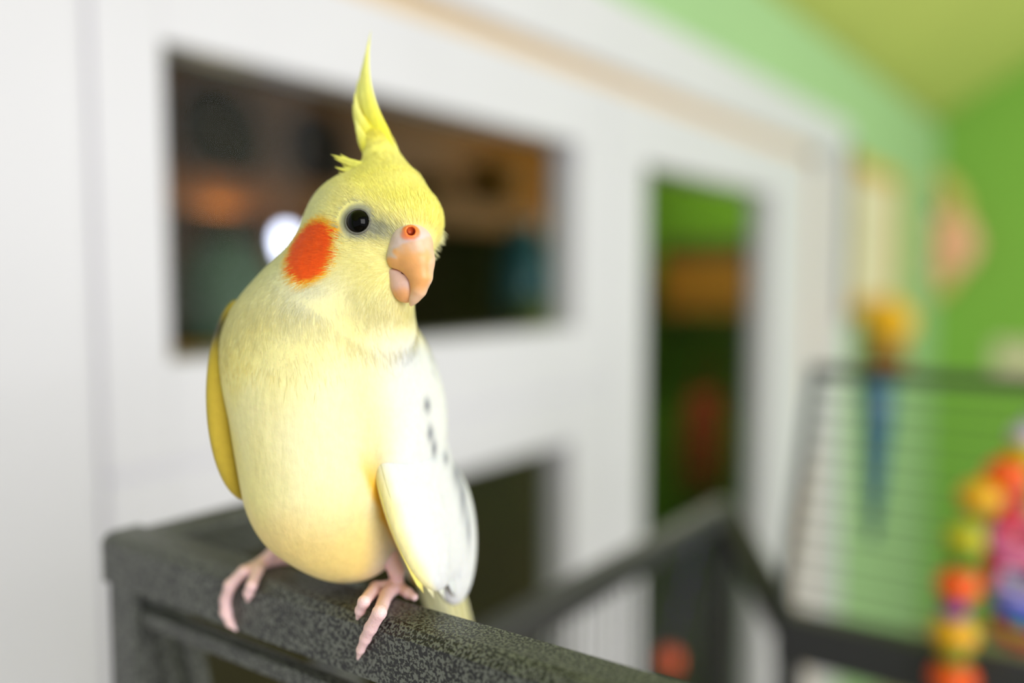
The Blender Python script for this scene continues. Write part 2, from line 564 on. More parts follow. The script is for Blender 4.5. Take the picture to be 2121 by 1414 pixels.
# straw wreath with a pink blossom, hung on the leaf-green wall
c = on(1, FARY - .04, 1922, 490)
wr = empty('straw_wreath', (c[0], FARY, c[2] - .24), label='oval straw wreath with a pink blossom on the leaf green wall', cat='wreath')
ms = mat('straw', (0.84, 0.74, 0.42), 0.8, noise=.25, nscale=40, bump=.6, bscale=60, bdist=.01)
mp = mat('pink_petals', (0.98, 0.72, 0.60), 0.7, noise=.08)
tube('ring', [(c[0] + .12 * math.cos(a), FARY - .05, c[2] + .25 * math.sin(a)) for a in np.linspace(0, 2 * math.pi, 33)], .05, ms, wr, 10)
for k in range(9):
    a = k * 2 * math.pi / 9
    cc = (c[0] + .07 + .075 * math.cos(a), FARY - .09, c[2] - .04 + .075 * math.sin(a))
    V, Fc = geo_lathe(ball_profile(.07), cc, 12)
    V = [np.array(q) * [1, .4, 1] + [0, .6 * (FARY - .09), 0] for q in V]
    build('petal', V, Fc, mp, wr, True)
lathe('flower_center', ball_profile(.03), (c[0] + .06, FARY - .115, c[2] - .04), mg, wr, 14)

# golden ornament hanging under the picture, with blue ribbons
c = on(0, WX + .05, 1818, 668)
go = empty('golden_ornament', (WX, c[1], c[2] - .1), label='golden yellow tasselled ornament hanging below the cream picture', cat='ornament')
my = mat('golden_yellow_felt', (0.93, 0.70, 0.05), 0.6, noise=.1)
mbn = mat('brown_felt', (0.55, 0.36, 0.08), 0.7, noise=.15)
lathe('body', [(.001, .085), (.03, .075), (.075, .03), (.08, 0), (.07, -.04), (.03, -.07), (.001, -.075)], (WX + .085, c[1], c[2]), my, go, 18)
lathe('tassel', [(.001, -.05), (.05, -.06), (.07, -.15), (.001, -.16)], (WX + .085, c[1] - .03, c[2]), mbn, go, 12)
tube('cord', [(WX + .085, c[1], c[2] + .08), (WX + .03, c[1], z0 - .002)], .006, mbn, go, 6)

# ------------------------------------------------------------------ the cage the bird perches on
ZB = 1.5                                   # top of its front bar
BY0, BY1 = 0.198, 0.219
BXL = -0.362
cage = empty('bird_cage', (-0.2, 0.21, 0.0), label='black hammered metal cage with the cockatiel perched on its top bar', cat='cage')


def perch_bar():
    # tube with chamfered top edges, running along x
    h, c = 0.021, 0.0035
    prof = [(BY0, ZB - h), (BY0, ZB - c), (BY0 + c * .75, ZB - c * .22), (BY0 + c * 1.6, ZB), (BY1 - c, ZB), (BY1, ZB - c), (BY1, ZB - h)]
    V, Fc = [], []
    xs = [BXL, 0.2]
    for x in xs:
        V += [(x, y, z) for y, z in prof]
    n = len(prof)
    for k in range(n):
        Fc.append([k, (k + 1) % n, n + (k + 1) % n, n + k])
    Fc += [list(range(n))[::-1], [n + k for k in range(n)]]
    return build('perch_bar', V, Fc, M_HAM, cage)


perch_bar()
bar('side_rail', (BXL + .0105, BY1 - .002, ZB - .0115), (BXL + .0105, 0.335, ZB - .0115), .021, .021, M_HAM, cage, bevel=.003)
bar('corner_post', (BXL + .011, BY0 + .012, ZB - .02), (BXL + .011, BY0 + .012, 0.0), .021, .02, M_HAM, cage, upd=(0, 1, 0), bevel=.002)
bar('corner_post', (0.189, BY0 + .012, ZB - .02), (0.189, BY0 + .012, 0.0), .021, .02, M_HAM, cage, upd=(0, 1, 0), bevel=.002)
bar('corner_post', (BXL + .0105, 0.325, ZB - .02), (BXL + .0105, 0.325, 0.0), .02, .02, M_HAM, cage, upd=(0, 1, 0), bevel=.002)
xq = BXL + .022
q1 = on(0, xq, 372, 1414)
q0 = np.array([xq, BY0 + .012, ZB - .012])
dq = (q1 - q0) / np.linalg.norm(q1 - q0)
bar('slanted_post', q0, q0 + dq * .30, .016, .012, M_HAM, cage, upd=(1, 0, 0), bevel=.002)
bar('slanted_post', q0 + dq * .028 + [.016, 0, 0], q0 + dq * .30 + [.016, 0, 0], .008, .006, M_HAM, cage, upd=(1, 0, 0), bevel=.001)
l0 = q0 + dq * .020
bar('lip_rail', l0 + [0, -.008, -.002], (0.19, l0[1] - .008, l0[2] - .002), .007, .007, M_HAM, cage, bevel=.0015)
g0, g1 = on(1, l0[1] - .006, 700, 1364), on(1, l0[1] - .006, 850, 1412)
tube('brass_rod', [g0, (g1[0] + .1, g0[1], g0[2])], .0024, mat('polished_brass', (0.88, 0.68, 0.25), .35, metal=.3), cage, 8)

# ------------------------------------------------------------------ second cage, its roof flaps open
k0 = on(2, 1.29, 1610, 1262)               # corner of the thick rail
PX_, PY_, PZ_ = at(1500, 1058, .95)
cg = empty('open_cage', (k0[0] + .3, k0[1] - .2, 0.0), label='black wire cage with raised roof flaps beside the white window', cat='cage')
yb = k0[1]
xe = k0[0] + .60
bar('thick_rail', (k0[0], yb, 1.268), (xe, yb, 1.268), .03, .046, M_BLACK, cg, bevel=.004)
bar('corner_post', (k0[0] + .012, yb, 1.262), (k0[0] + .012, yb, 0), .022, .022, M_BLACK, cg, upd=(0, 1, 0), bevel=.003)
bar('corner_post', (xe - .012, yb, 1.262), (xe - .012, yb, 0), .022, .022, M_BLACK, cg, upd=(0, 1, 0), bevel=.003)
bar('brace', (PX_, PY_, PZ_), (k0[0] + .01, yb, 1.275), .028, .022, M_BLACK, cg, bevel=.003)
yA = PY_ - .50
bar('flap_rail', (PX_, yA, PZ_), (PX_, PY_ + .008, PZ_), .02, .024, M_BLACK, cg, bevel=.003)
bar('flap_rail', (PX_, yA, PZ_ - .34), (PX_, PY_ + .008, PZ_ - .34), .014, .014, M_BLACK, cg, bevel=.002)
bar('flap_post', (PX_, PY_, PZ_ + .008), (PX_, PY_, 0), .022, .022, M_BLACK, cg, upd=(1, 0, 0), bevel=.003)
bar('flap_post', (PX_, yA, PZ_ + .008), (PX_, yA, 0), .016, .016, M_BLACK, cg, upd=(1, 0, 0), bevel=.003)
w0 = None
for k in range(28):
    y = yA + .02 + k * (PY_ - yA - .04) / 27
    V, Fc = geo_tube([(PX_, y, PZ_ - .008), (PX_, y, PZ_ - .34)], .0014, 6)
    build('wire', V, Fc, M_BLACK, cg, True)
# raised back flap with level wires
f_top = on(0, k0[0] + .004, 1688, 768)
fb = np.array([k0[0] + .004, yb, 1.285])
bar('flap_post', fb, f_top, .012, .010, M_BLACK, cg, upd=(1, 0, 0), bevel=.002)
sx = np.array([.58, 0, 0])
bar('flap_post', fb + sx, f_top + sx, .012, .010, M_BLACK, cg, upd=(1, 0, 0), bevel=.002)
bar('flap_rail', f_top + [-.006, 0, 0], f_top + sx + [.006, 0, 0], .012, .012, M_BLACK, cg, bevel=.002)
nw = 12
for k in range(1, nw):
    p = fb + (f_top - fb) * k / nw
    V, Fc = geo_tube([p, p + sx], .0013, 6)
    build('wire', V, Fc, M_BLACK, cg, True)

# ------------------------------------------------------------------ toys on the second cage
def plastic(n, c):
    return mat(n, c, 0.35, noise=.03, spec=.5)


PL = {'red': plastic('red_plastic', (0.80, 0.02, 0.03)), 'orange': plastic('orange_plastic', (0.92, 0.34, 0.0)),
      'yellow': plastic('yellow_plastic', (0.86, 0.63, 0.0)), 'lime': plastic('lime_plastic', (0.68, 0.66, 0.0)),
      'green': plastic('green_plastic', (0.10, 0.48, 0.10)), 'purple': plastic('purple_plastic', (0.35, 0.20, 0.55)),
      'blue': plastic('blue_plastic', (0.10, 0.30, 0.80)), 'pink': plastic('pink_plastic', (0.85, 0.38, 0.58)),
      'coral': plastic('coral_plastic', (0.90, 0.36, 0.28)), 'teal': plastic('teal_cloth', (0.17, 0.38, 0.46)),
      'lilac': plastic('lilac_plastic', (0.70, 0.62, 0.76))}
DT = .74
bt = empty('bead_toy', at(1985, 1414, DT), label='string of orange, yellow and green beads hanging on the open cage', cat='toy')
beads = [(2122, 900, .012, 'lilac'), (2118, 935, .014, 'lime'), (2085, 985, .0185, 'orange'), (2030, 1030, .0185, 'yellow'), (1998, 1116, .017, 'lime'), (1992, 1166, .010, 'green'), (1984, 1212, .018, 'orange'),
         (1980, 1238, .010, 'coral'), (1976, 1262, .012, 'purple'), (1976, 1312, .019, 'yellow'), (1976, 1358, .013, 'green'), (1974, 1405, .019, 'orange')]
path = [at(px, py, DT) for px, py, _, _ in beads]
top = f_top + [.30, 0, 0]
tube('string', [top, at(2125, 860, DT)] + path + [path[-1] - np.array([0, 0, .05])], .0012, PL['purple'], bt, 6)
for (px, py, r, cn), p in zip(beads, path):
    V, Fc = geo_lathe([(r * .25, -r * .85)] + [(r * math.sin(t_), -r * .85 * math.cos(t_)) for t_ in np.linspace(.35, math.pi - .35, 8)] + [(r * .25, r * .85)], p, 16)
    build('bead', V, Fc, PL[cn], bt, True)
b3 = empty('block_toy', at(2090, 1330, .80), label='red, pink and blue plastic chain toy hanging beside the beads', cat='toy')
tube('strip', [at(2112, 985, .80), at(2095, 1040, .80), at(2082, 1110, .80), at(2062, 1180, .80), at(2055, 1230, .80)], [.012, .015, .013, .014, .006], PL['red'], b3, 8, .5, FWD)
tube('hook', [f_top + [.36, 0, 0], at(2125, 900, .80), at(2112, 990, .80)], .002, PL['red'], b3, 6)


def ring_toy(nm, px, py, R_, r_, cn, tilt):
    c_ = at(px, py, .80)
    pts = [c_ + R_ * (RGT * math.cos(a) + (UPV * math.cos(tilt) + FWD * math.sin(tilt)) * math.sin(a)) for a in np.linspace(0, 2 * math.pi, 25)]
    tube(nm, pts, r_, PL[cn], b3, 8)


ring_toy('ring', 2108, 1120, .018, .011, 'pink', .4)
ring_toy('ring', 2112, 1195, .018, .009, 'lilac', .2)
ring_toy('ring', 2112, 1245, .016, .010, 'blue', .9)
ring_toy('ring', 2108, 1300, .020, .006, 'red', 1.1)
b4 = empty('ribbon_toy', at(1810, 1125, .98), label='long teal blue ribbon toy hanging behind the raised cage flap', cat='toy')
tube('ribbon', [at(1815, 770, .97), at(1818, 880, .98), at(1812, 1000, .98), at(1806, 1120, .98)], [.020, .017, .012, .004], PL['teal'], b4, 8, .35, FWD)
tube('ribbon', [at(1840, 775, .99), at(1838, 880, .99), at(1826, 980, .99)], [.010, .008, .003], PL['teal'], b4, 8, .35, FWD)
tube('hook', [at(1815, 775, .97), f_top + [.087, .0, .0]], .002, M_BLACK, b4, 6)

# ================================================================== the cockatiel
# The bird is sculpted in its own upright frame: x right, y down, z away, 1 unit = 1/6 mm or so
BD = 0.305
bray = ray(720, 720)
BORG = CAM + bray * BD
bw = bray / np.linalg.norm(bray)
br_ = RGT - bw * np.dot(RGT, bw)
br_ /= np.linalg.norm(br_)
bd_ = np.cross(bw, br_)
if bd_[2] > 0:
    bd_ = -bd_
UNIT = BD / FPX
cth = float(np.dot(bw, FWD))


def B(q):
    q = np.atleast_2d(np.asarray(q, float))
    return BORG + (q[:, :1] - 720) * UNIT * cth * br_ + (q[:, 1:2] - 720) * UNIT * bd_ + q[:, 2:3] * UNIT * bw


def Binv(p):
    d = np.asarray(p, float) - BORG
    return np.array([720 + np.dot(d, br_) / (UNIT * cth), 720 + np.dot(d, bd_) / UNIT, np.dot(d, bw) / UNIT])


def pp(px, py, z):
    k = 1 + z * UNIT / BD
    return (720 + (px - 720) * k, 720 + (py - 720) * k, z)


def axes(yaw, pitch=0.0, roll=0.0):
    """rows: lateral, vertical, forward axes of a lump turned about the upright axis"""
    cy_, sy_ = math.cos(yaw), math.sin(yaw)
    Ry = np.array([[cy_, 0, -sy_], [0, 1, 0], [sy_, 0, cy_]])
    cp, sp = math.cos(pitch), math.sin(pitch)
    Rx = np.array([[1, 0, 0], [0, cp, sp], [0, -sp, cp]])
    cr, sr = math.cos(roll), math.sin(roll)
    Rz = np.array([[cr, sr, 0], [-sr, cr, 0], [0, 0, 1]])
    return Rz @ Rx @ Ry


def ell(P, c, r, ax=None):
    q = P - np.array(c, np.float32)
    if ax is not None:
        q = q @ np.asarray(ax, np.float32).T
    r = np.array(r, np.float32)
    k0 = np.sqrt(((q / r) ** 2).sum(-1)) + 1e-6
    k1 = np.sqrt(((q / r ** 2) ** 2).sum(-1)) + 1e-9
    return k0 * (k0 - 1) / k1


def cone(P, a, b, ra, rb):
    a, b = np.array(a, np.float32), np.array(b, np.float32)
    ab = b - a
    h = np.clip(((P - a) @ ab) / float(ab @ ab), 0, 1)
    d = P - a - h[..., None] * ab
    return np.sqrt((d ** 2).sum(-1)) - (ra + (rb - ra) * h)


def smin(a, b, k):
    h = np.clip(0.5 + 0.5 * (b - a) / k, 0, 1)
    return b * (1 - h) + a * h - k * h * (1 - h)


def surface(fn, lo, hi, h):
    """surface nets on a regular grid"""
    n = [int(math.ceil((hi[i] - lo[i]) / h)) + 1 for i in range(3)]
    g = [np.float32(lo[i]) + np.arange(n[i], dtype=np.float32) * h for i in range(3)]
    Fv = np.empty(n, np.float32)
    Y, Z = np.meshgrid(g[1], g[2], indexing='ij')
    step = max(1, int(300000 / (n[1] * n[2])))
    for i in range(0, n[0], step):
        xs = g[0][i:i + step]
        P = np.empty((len(xs), n[1], n[2], 3), np.float32)
        P[..., 0] = xs[:, None, None]
        P[..., 1] = Y
        P[..., 2] = Z
        Fv[i:i + step] = fn(P)
    ins = Fv < 0
    cnt = np.zeros([q - 1 for q in n], np.int8)
    sl = lambda o: tuple(slice(o[i], n[i] - 1 + o[i]) for i in range(3))
    corners = [(a, b, c) for a in (0, 1) for b in (0, 1) for c in (0, 1)]
    for o in corners:
        cnt += ins[sl(o)]
    mixed = (cnt > 0) & (cnt < 8)
    idx = np.full(cnt.shape, -1, np.int64)
    cells = np.argwhere(mixed)
    idx[mixed] = np.arange(len(cells))
    acc = np.zeros((len(cells), 3))
    num = np.zeros(len(cells))
    for a in corners:
        for ax in range(3):
            if a[ax] == 1:
                continue
            b = list(a)
            b[ax] = 1
            fa = Fv[tuple((cells + a).T)]
            fb_ = Fv[tuple((cells + b).T)]
            m = (fa < 0) != (fb_ < 0)
            t_ = np.where(m, fa / np.where(m, fa - fb_, 1), 0)
            p = np.array(a, float)[None] + np.zeros((len(cells), 3))
            p[:, ax] += t_
            acc[m] += p[m]
            num[m] += 1
    V = (cells + acc / num[:, None]) * h + np.array(lo)
    quads = []
    for ax in range(3):
        o1, o2 = (ax + 1) % 3, (ax + 2) % 3
        s0 = [slice(None)] * 3
        s1 = [slice(None)] * 3
        s0[ax] = slice(0, -1)
        s1[ax] = slice(1, None)
        ch = ins[tuple(s0)] != ins[tuple(s1)]
        e = np.argwhere(ch)
        ok = (e[:, o1] > 0) & (e[:, o2] > 0) & (e[:, o1] < n[o1] - 1) & (e[:, o2] < n[o2] - 1)
        e = e[ok]
        d1, d2 = np.zeros(3, int), np.zeros(3, int)
        d1[o1] = 1
        d2[o2] = 1
        q = np.stack([idx[tuple((e - d1 - d2).T)], idx[tuple((e - d2).T)], idx[tuple(e.T)], idx[tuple((e - d1).T)]], 1)
        flip = ~ins[tuple(e.T)]
        q[flip] = q[flip][:, ::-1]
        quads.append(q)
    Q = np.concatenate(quads)
    return V, Q


def grad(fn, V, e=1.5):
    V = np.asarray(V, np.float32)
    G = np.stack([fn(V + d) - fn(V - d) for d in np.eye(3, dtype=np.float32) * e], -1)
    return G / (np.linalg.norm(G, axis=-1, keepdims=True) + 1e-9)


def sculpt(name, fn, lo, hi, h, material, parent, colfn=None, flipped=False, **kw):
    V, Q = surface(fn, lo, hi, h)
    N = grad(fn, V)
    c = colfn(V, N) if colfn is not None else None
    o = build(name, B(V), Q, material, parent, True, colors=c, **kw)
    return o, V, Q, N


BYAW = math.radians(35.6)
AB = axes(BYAW)                            # body: lateral +x side towards the camera's right, facing back to the camera's left
HYAW = math.radians(-45)
AH = axes(HYAW)                            # head turned towards the camera's right


def body_sdf(P):
    d = ell(P, pp(668, 960, 15), (162, 212, 172), axes(BYAW, -.08))          # belly
    d = smin(d, ell(P, pp(653, 815, 5), (178, 215, 176), axes(BYAW)), 50)    # breast
    d = smin(d, ell(P, pp(735, 1090, 45), (110, 112, 130), axes(BYAW, .25)), 50)  # vent
    d = smin(d, ell(P, pp(822, 875, 70), (100, 195, 118), axes(BYAW, 0, -.12)), 50)   # back
    d = smin(d, cone(P, (810, 1080, 110), (915, 1250, 215), 85, 40), 50)     # root of the tail
    d = smin(d, ell(P, pp(565, 722, 25), (100, 130, 112)), 60)               # far shoulder
    d = smin(d, ell(P, pp(824, 808, -8), (54, 200, 130), axes(BYAW, -.16, -.28)), 60)   # breast feathers over the near wing
    d = smin(d, ell(P, pp(672, 640, -10), (142, 140, 142)), 60)              # neck
    d = smin(d, ell(P, pp(775, 690, -35), (84, 115, 105)), 50)               # lower throat
    h = ell(P, pp(757, 480, -50), (114, 126, 140), AH)                       # skull
    h = smin(h, ell(P, pp(722, 545, -60), (106, 100, 100)), 45)              # cheek
    h = smin(h, ell(P, pp(843, 455, -108), (74, 74, 78)), 40)                # brow over the beak
    h = smin(h, ell(P, pp(803, 474, -126), (36, 27, 34)), 26)                # lores
    h = smin(h, ell(P, pp(785, 598, -92), (66, 80, 72)), 40)                 # chin
    h = smin(h, cone(P, pp(808, 390, -75), pp(787, 308, -45), 66, 32), 40)   # raised crown
    h = smin(h, cone(P, pp(787, 308, -45), pp(748, 205, -25), 30, 4), 20)
    return smin(d, h, 45)


def front(px, py, fn=None, z0=-330):
    """first hit of the body along the view"""
    fn = fn or body_sdf
    z = z0
    for _ in range(300):
        v_ = float(fn(np.array([pp(px, py, z)], np.float32))[0])
        if v_ < .3:
            break
        z += max(v_ * .7, .3)
    p = np.array(pp(px, py, z))
    return p, grad(fn, p[None])[0]


EYE, EYEN = front(741, 457)
CHK, CHKN = front(650, 521)
HC = np.array([762, 478, -50.])
hfwd = AH.T @ np.array([0, 0, -1.0])
hlat = AH.T @ np.array([1.0, 0, 0])


def mirror(p):
    q = np.array(p, float) - HC
    return HC + q - 2 * hlat * np.dot(q, hlat)


def nz(V, s, seed=0):
    """cheap smooth noise"""
    r = np.random.default_rng(seed)
    out = np.zeros(len(V))
    for k in range(6):
        w = r.normal(size=3)
        w *= s * (1 + .5 * k) / np.linalg.norm(w)
        out += np.sin(V @ w + r.uniform(0, 6.28)) / (1 + .4 * k)
    return out / 3


def mixc(c, new, m):
    return c * (1 - m[:, None]) + lin(new)[None] * m[:, None]


def sst(a, b, x):
    t_ = np.clip((x - a) / (b - a), 0, 1)
    return t_ * t_ * (3 - 2 * t_)


def spots(c, x, y):
    for sx_, sy_, rx_, ry_ in ((890, 895, 8, 17), (899, 928, 7, 20), (930, 955, 7, 13), (884, 838, 9, 16), (958, 990, 13, 30), (970, 1040, 10, 46), (982, 1110, 6, 40)):
        q = ((x - sx_) / rx_) ** 2 + ((y - sy_) / ry_) ** 2
        c = mixc(c, (0.40, 0.41, 0.46), np.exp(-q) * .85)
    return c


def plumage(V, N):
    x, y, z = V[:, 0], V[:, 1], V[:, 2]
    n1, n2 = nz(V, .03, 1), nz(V, .10, 2)
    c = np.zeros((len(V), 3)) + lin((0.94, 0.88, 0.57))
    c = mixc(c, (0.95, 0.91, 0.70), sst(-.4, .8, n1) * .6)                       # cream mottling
    c = mixc(c, (0.95, 0.92, 0.76), np.exp(-((x - 660) / 120) ** 2 - ((y - 900) / 180) ** 2) * .85)      # pale middle of the breast, its highlight painted in
    c = mixc(c, (0.95, 0.78, 0.42), sst(980, 1130, y + n1 * 30) * .55)          # buff lower belly
    c = mixc(c, (0.95, 0.91, 0.66), sst(760, 600, y) * .7)                       # pale neck
    c = mixc(c, (0.84, 0.84, 0.83), sst(740, 850, x + n1 * 12) * sst(660, 740, y))     # white over the wing
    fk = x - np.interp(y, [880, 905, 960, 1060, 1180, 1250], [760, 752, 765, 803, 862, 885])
    c = mixc(c, (0.93, 0.72, 0.16), sst(-26, -6, fk + n2 * 4) * sst(900, 1000, y) * sst(40, 10, fk))       # shade of the gap under the wing, painted golden
    c = spots(c, x, y)
    hd = sst(640, 560, y + (x - 720) * -.25 + n1 * 14)
    c = mixc(c, (0.96, 0.91, 0.58), hd)                                          # pale yellow face
    cap = sst(455, 400, y - (x - 745) * .55 + n2 * 7) * sst(690, 760, x)
    c = mixc(c, (0.98, 0.93, 0.47), cap)                                         # yellow cap and brow
    c = mixc(c, (0.95, 0.88, 0.22), sst(330, 270, y))                            # crest base
    nape = sst(700, 640, x + (y - 470) * .45) * sst(380, 430, y) * sst(640, 560, y)
    c = mixc(c, (0.90, 0.88, 0.68), nape * .8)
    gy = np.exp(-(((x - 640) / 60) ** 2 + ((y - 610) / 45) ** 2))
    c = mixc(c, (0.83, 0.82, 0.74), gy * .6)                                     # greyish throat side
    for ctr in (CHK, mirror(CHK)):
        if ctr is CHK:
            u, w = x - CHK[0], y - CHK[1]
        else:
            q = V - ctr
            u, w = (q @ hfwd) * -1.0, q[:, 1]
        a = math.radians(24)
        e1 = (u * math.cos(a) + w * math.sin(a)) / 44
        e2 = (-u * math.sin(a) + w * math.cos(a)) / 61
        rr = np.sqrt(e1 ** 2 + e2 ** 2) + n2 * .05
        side = np.linalg.norm(V - ctr, axis=1) < 110
        c = mixc(c, (0.96, 0.74, 0.15), sst(1.28, .98, rr) * side)
        c = mixc(c, (0.97, 0.34, 0.03), sst(1.06, .86, rr) * side)
    for ctr in (EYE, mirror(EYE)):
        q = V - ctr
        d_ = np.linalg.norm(q, axis=1)
        f_ = q @ (hfwd if ctr is EYE else hfwd)
        skin = sst(44, 30, d_)
        lore = np.exp(-((f_ - 36) / 26) ** 2 - ((q[:, 1] - 20) / 15) ** 2)
        c = mixc(c, (0.60, 0.59, 0.50), np.clip(skin + lore * .9, 0, 1))
    return c


bird = None
M_FEATHER = mat('feathers', (0.9, 0.85, 0.5), 0.75, attr=True, noise=.05, nscale=420, bump=.18, bscale=700, bdist=.0005, sheen=.15, sss=.25, spec=.25)
def feather_grain(m):
    nt = m.node_tree
    b = nt.nodes['Principled BSDF']
    old = b.inputs['Normal'].links[0].from_socket
    tc = nt.nodes.new('ShaderNodeTexCoord')
    mp_ = nt.nodes.new('ShaderNodeMapping')
    mp_.inputs['Scale'].default_value = (1, 1, .28)
    n = nt.nodes.new('ShaderNodeTexNoise')
    n.inputs['Scale'].default_value = 330
    n.inputs['Detail'].default_value = 3
    n2 = nt.nodes.new('ShaderNodeTexNoise')
    n2.inputs['Scale'].default_value = 90
    nt.links.new(tc.outputs['Object'], mp_.inputs['Vector'])
    nt.links.new(mp_.outputs[0], n.inputs['Vector'])
    nt.links.new(tc.outputs['Object'], n2.inputs['Vector'])
    for src, st, ds in ((n, .35, .0010), (n2, .30, .0025)):
        bp_ = nt.nodes.new('ShaderNodeBump')
        bp_.inputs['Strength'].default_value = st
        bp_.inputs['Distance'].default_value = ds
        nt.links.new(src.outputs['Fac'], bp_.inputs['Height'])
        nt.links.new(old, bp_.inputs['Normal'])
        old = bp_.outputs['Normal']
    nt.links.new(old, b.inputs['Normal'])


feather_grain(M_FEATHER)
V, Q = surface(body_sdf, (400, 215, -270), (1010, 1330, 330), 5.0)
N = grad(body_sdf, V)
BASE = on(2, ZB, 650, 1200)
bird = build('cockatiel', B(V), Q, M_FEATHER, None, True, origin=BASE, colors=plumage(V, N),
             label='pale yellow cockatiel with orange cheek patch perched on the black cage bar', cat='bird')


# ---- fine face and body plumes: thousands of short barbs too small to pick apart
def plumes(name, fn, colfn, V, Q, N, count, lenfn, flowfn, lift, width, keep=None, seed=7, parent=None):
    r = np.random.default_rng(seed)
    T = np.concatenate([Q[:, [0, 1, 2]], Q[:, [0, 2, 3]]])
    a, b, c = V[T[:, 0]], V[T[:, 1]], V[T[:, 2]]
    ar = np.linalg.norm(np.cross(b - a, c - a), axis=1)
    if keep is not None:
        ar = ar * keep((a + b + c) / 3)
    ids = r.choice(len(T), count, p=ar / ar.sum())
    u = r.random((count, 2))
    s = np.sqrt(u[:, :1])
    P = (1 - s) * a[ids] + s * (1 - u[:, 1:]) * b[ids] + s * u[:, 1:] * c[ids]
    n = grad(fn, P)
    fl = flowfn(P) + r.normal(size=(count, 3)) * .16
    fl -= n * (fl * n).sum(1, keepdims=True)
    fl /= np.linalg.norm(fl, axis=1, keepdims=True) + 1e-9
    side = np.cross(fl, n)
    L = (lenfn(P) * r.uniform(.7, 1.25, count))[:, None]
    lf = (lift * (1 - .65 * sst(540, 640, P[:, 1])) * r.uniform(.4, 1.5, count))[:, None]
    w = width * r.uniform(.7, 1.3, count)[:, None]
    p0 = P - n * 1.0
    p1 = P + fl * L * .5 + n * L * lf * .5
    p2 = P + fl * L + n * L * lf * .55
    VV = np.stack([p0 - side * w * .5, p0 + side * w * .5, p1 - side * w * .4, p1 + side * w * .4, p2], 1).reshape(-1, 3)
    k = np.arange(count)[:, None] * 5
    F4 = (k + [0, 1, 3, 2]).tolist()
    F3 = (k + [2, 3, 4]).tolist()
    col = np.repeat(colfn(P, n), 5, 0) * np.repeat(r.uniform(1.0, 1.1, count), 5)[:, None]
    nn = n + r.normal(size=n.shape) * .06 + side * r.uniform(-.08, .08, (count, 1))
    nw_ = nn[:, :1] * br_ + nn[:, 1:2] * bd_ + nn[:, 2:3] * bw
    nw_ /= np.linalg.norm(nw_, axis=1, keepdims=True)
    return build(name, B(VV), F4 + F3, M_FEATHER, parent, True, colors=col, normals=np.repeat(nw_, 5, 0), kind='stuff')


BEAKP = np.array(pp(868, 530, -165.))


def flow(P):
    hd = P - BEAKP
    hd = hd / np.linalg.norm(hd, axis=1, keepdims=True)
    bo = np.array([.12, 1.0, .25]) + 0 * P
    t_ = sst(560, 680, P[:, 1])[:, None]
    return hd * (1 - t_) + bo * t_


def plen(P):
    return np.where(P[:, 1] < 620, 22, 30) * 1.0


def not_eye(P):
    m = np.ones(len(P))
    for ctr in (EYE, mirror(EYE)):
        m *= np.linalg.norm(P - ctr, axis=1) > 36
    m *= np.linalg.norm(P - np.array(pp(862, 520, -165)), axis=1) > 46
    return m


def body_keep(P):
    return not_eye(P) * np.where(P[:, 1] < 640, 2.6, 1.0) * (P[:, 2] < 150)


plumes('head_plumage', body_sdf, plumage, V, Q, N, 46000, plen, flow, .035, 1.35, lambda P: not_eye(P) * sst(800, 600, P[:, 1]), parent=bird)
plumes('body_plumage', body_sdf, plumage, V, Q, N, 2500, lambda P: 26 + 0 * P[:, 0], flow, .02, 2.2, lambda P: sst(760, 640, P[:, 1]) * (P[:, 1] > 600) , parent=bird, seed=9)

# ---- eyes
M_EYE = mat('black_eye', (0.01, 0.009, 0.008), 0.03, spec=.12)
M_SKIN = mat('grey_eye_skin', (0.42, 0.41, 0.37), 0.6, noise=.12, nscale=900, bump=.5, bscale=1500, bdist=.0004)
for ctr, nn in ((EYE, EYEN), (mirror(EYE), EYEN - 2 * hlat * np.dot(EYEN, hlat))):
    c_ = ctr - nn * 11
    Vb, Fb = geo_lathe(ball_profile(25.5, 14), (0, 0, 0), 24, nn)
    eye = build('eye', B(np.array(Vb) + c_), Fb, M_EYE, bird, True)
    e1 = np.cross(nn, [0, 1, 0])
    e1 /= np.linalg.norm(e1)
    e2 = np.cross(nn, e1)
    pts = [ctr + nn * .5 + (e1 * math.cos(a) + e2 * math.sin(a)) * 23.5 for a in np.linspace(0, 2 * math.pi, 33)]
    Vr, Fr = geo_tube(pts, 2.2, 8)
    build('eyelid', B(np.array(Vr)), Fr, M_SKIN, eye, True)

# ---- beak, in the frame of the turned head
M_BEAK = mat('beak_horn', (0.9, 0.72, 0.6), 0.38, attr=True, noise=.06, nscale=300, bump=.12, bscale=500, bdist=.0006, sss=.35, spec=.4)
BK = np.array(pp(853, 500, -165))         # middle of the beak's root


def hp(lat, dn, fw):
    return BK + hlat * lat + np.array([0, dn, 0]) + hfwd * fw


NOS, NOSN = None, None


def gape(P):
    return ell(P, hp(0, 112, -40), (95, 68, 70), AH)


def upper_core(P):
    d = ell(P, hp(0, -4, -2), (42, 34, 37), AH)
    d = smin(d, cone(P, hp(0, 4, 4), hp(0, 36, 14), 36, 30), 12)
    d = smin(d, ell(P, hp(0, 26, -13), (42, 36, 36), AH), 14)
    d = -smin(-d, gape(P), 4)                                  # the edge along the gape
    for a, b, ra, rb in ((hp(0, 8, 8), hp(0, 36, 17), 34, 30), (hp(0, 36, 17), hp(0, 66, 25), 30, 20), (hp(0, 66, 25), hp(0, 91, 19), 20, 13),
                         (hp(0, 91, 19), hp(0, 106, 8), 13, 7.5), (hp(0, 106, 8), hp(0, 118, 0), 7.5, 3)):
        d = smin(d, cone(P, a, b, ra, rb), 13)
    return d


NOS, NOSN = front(853, 477, upper_core)


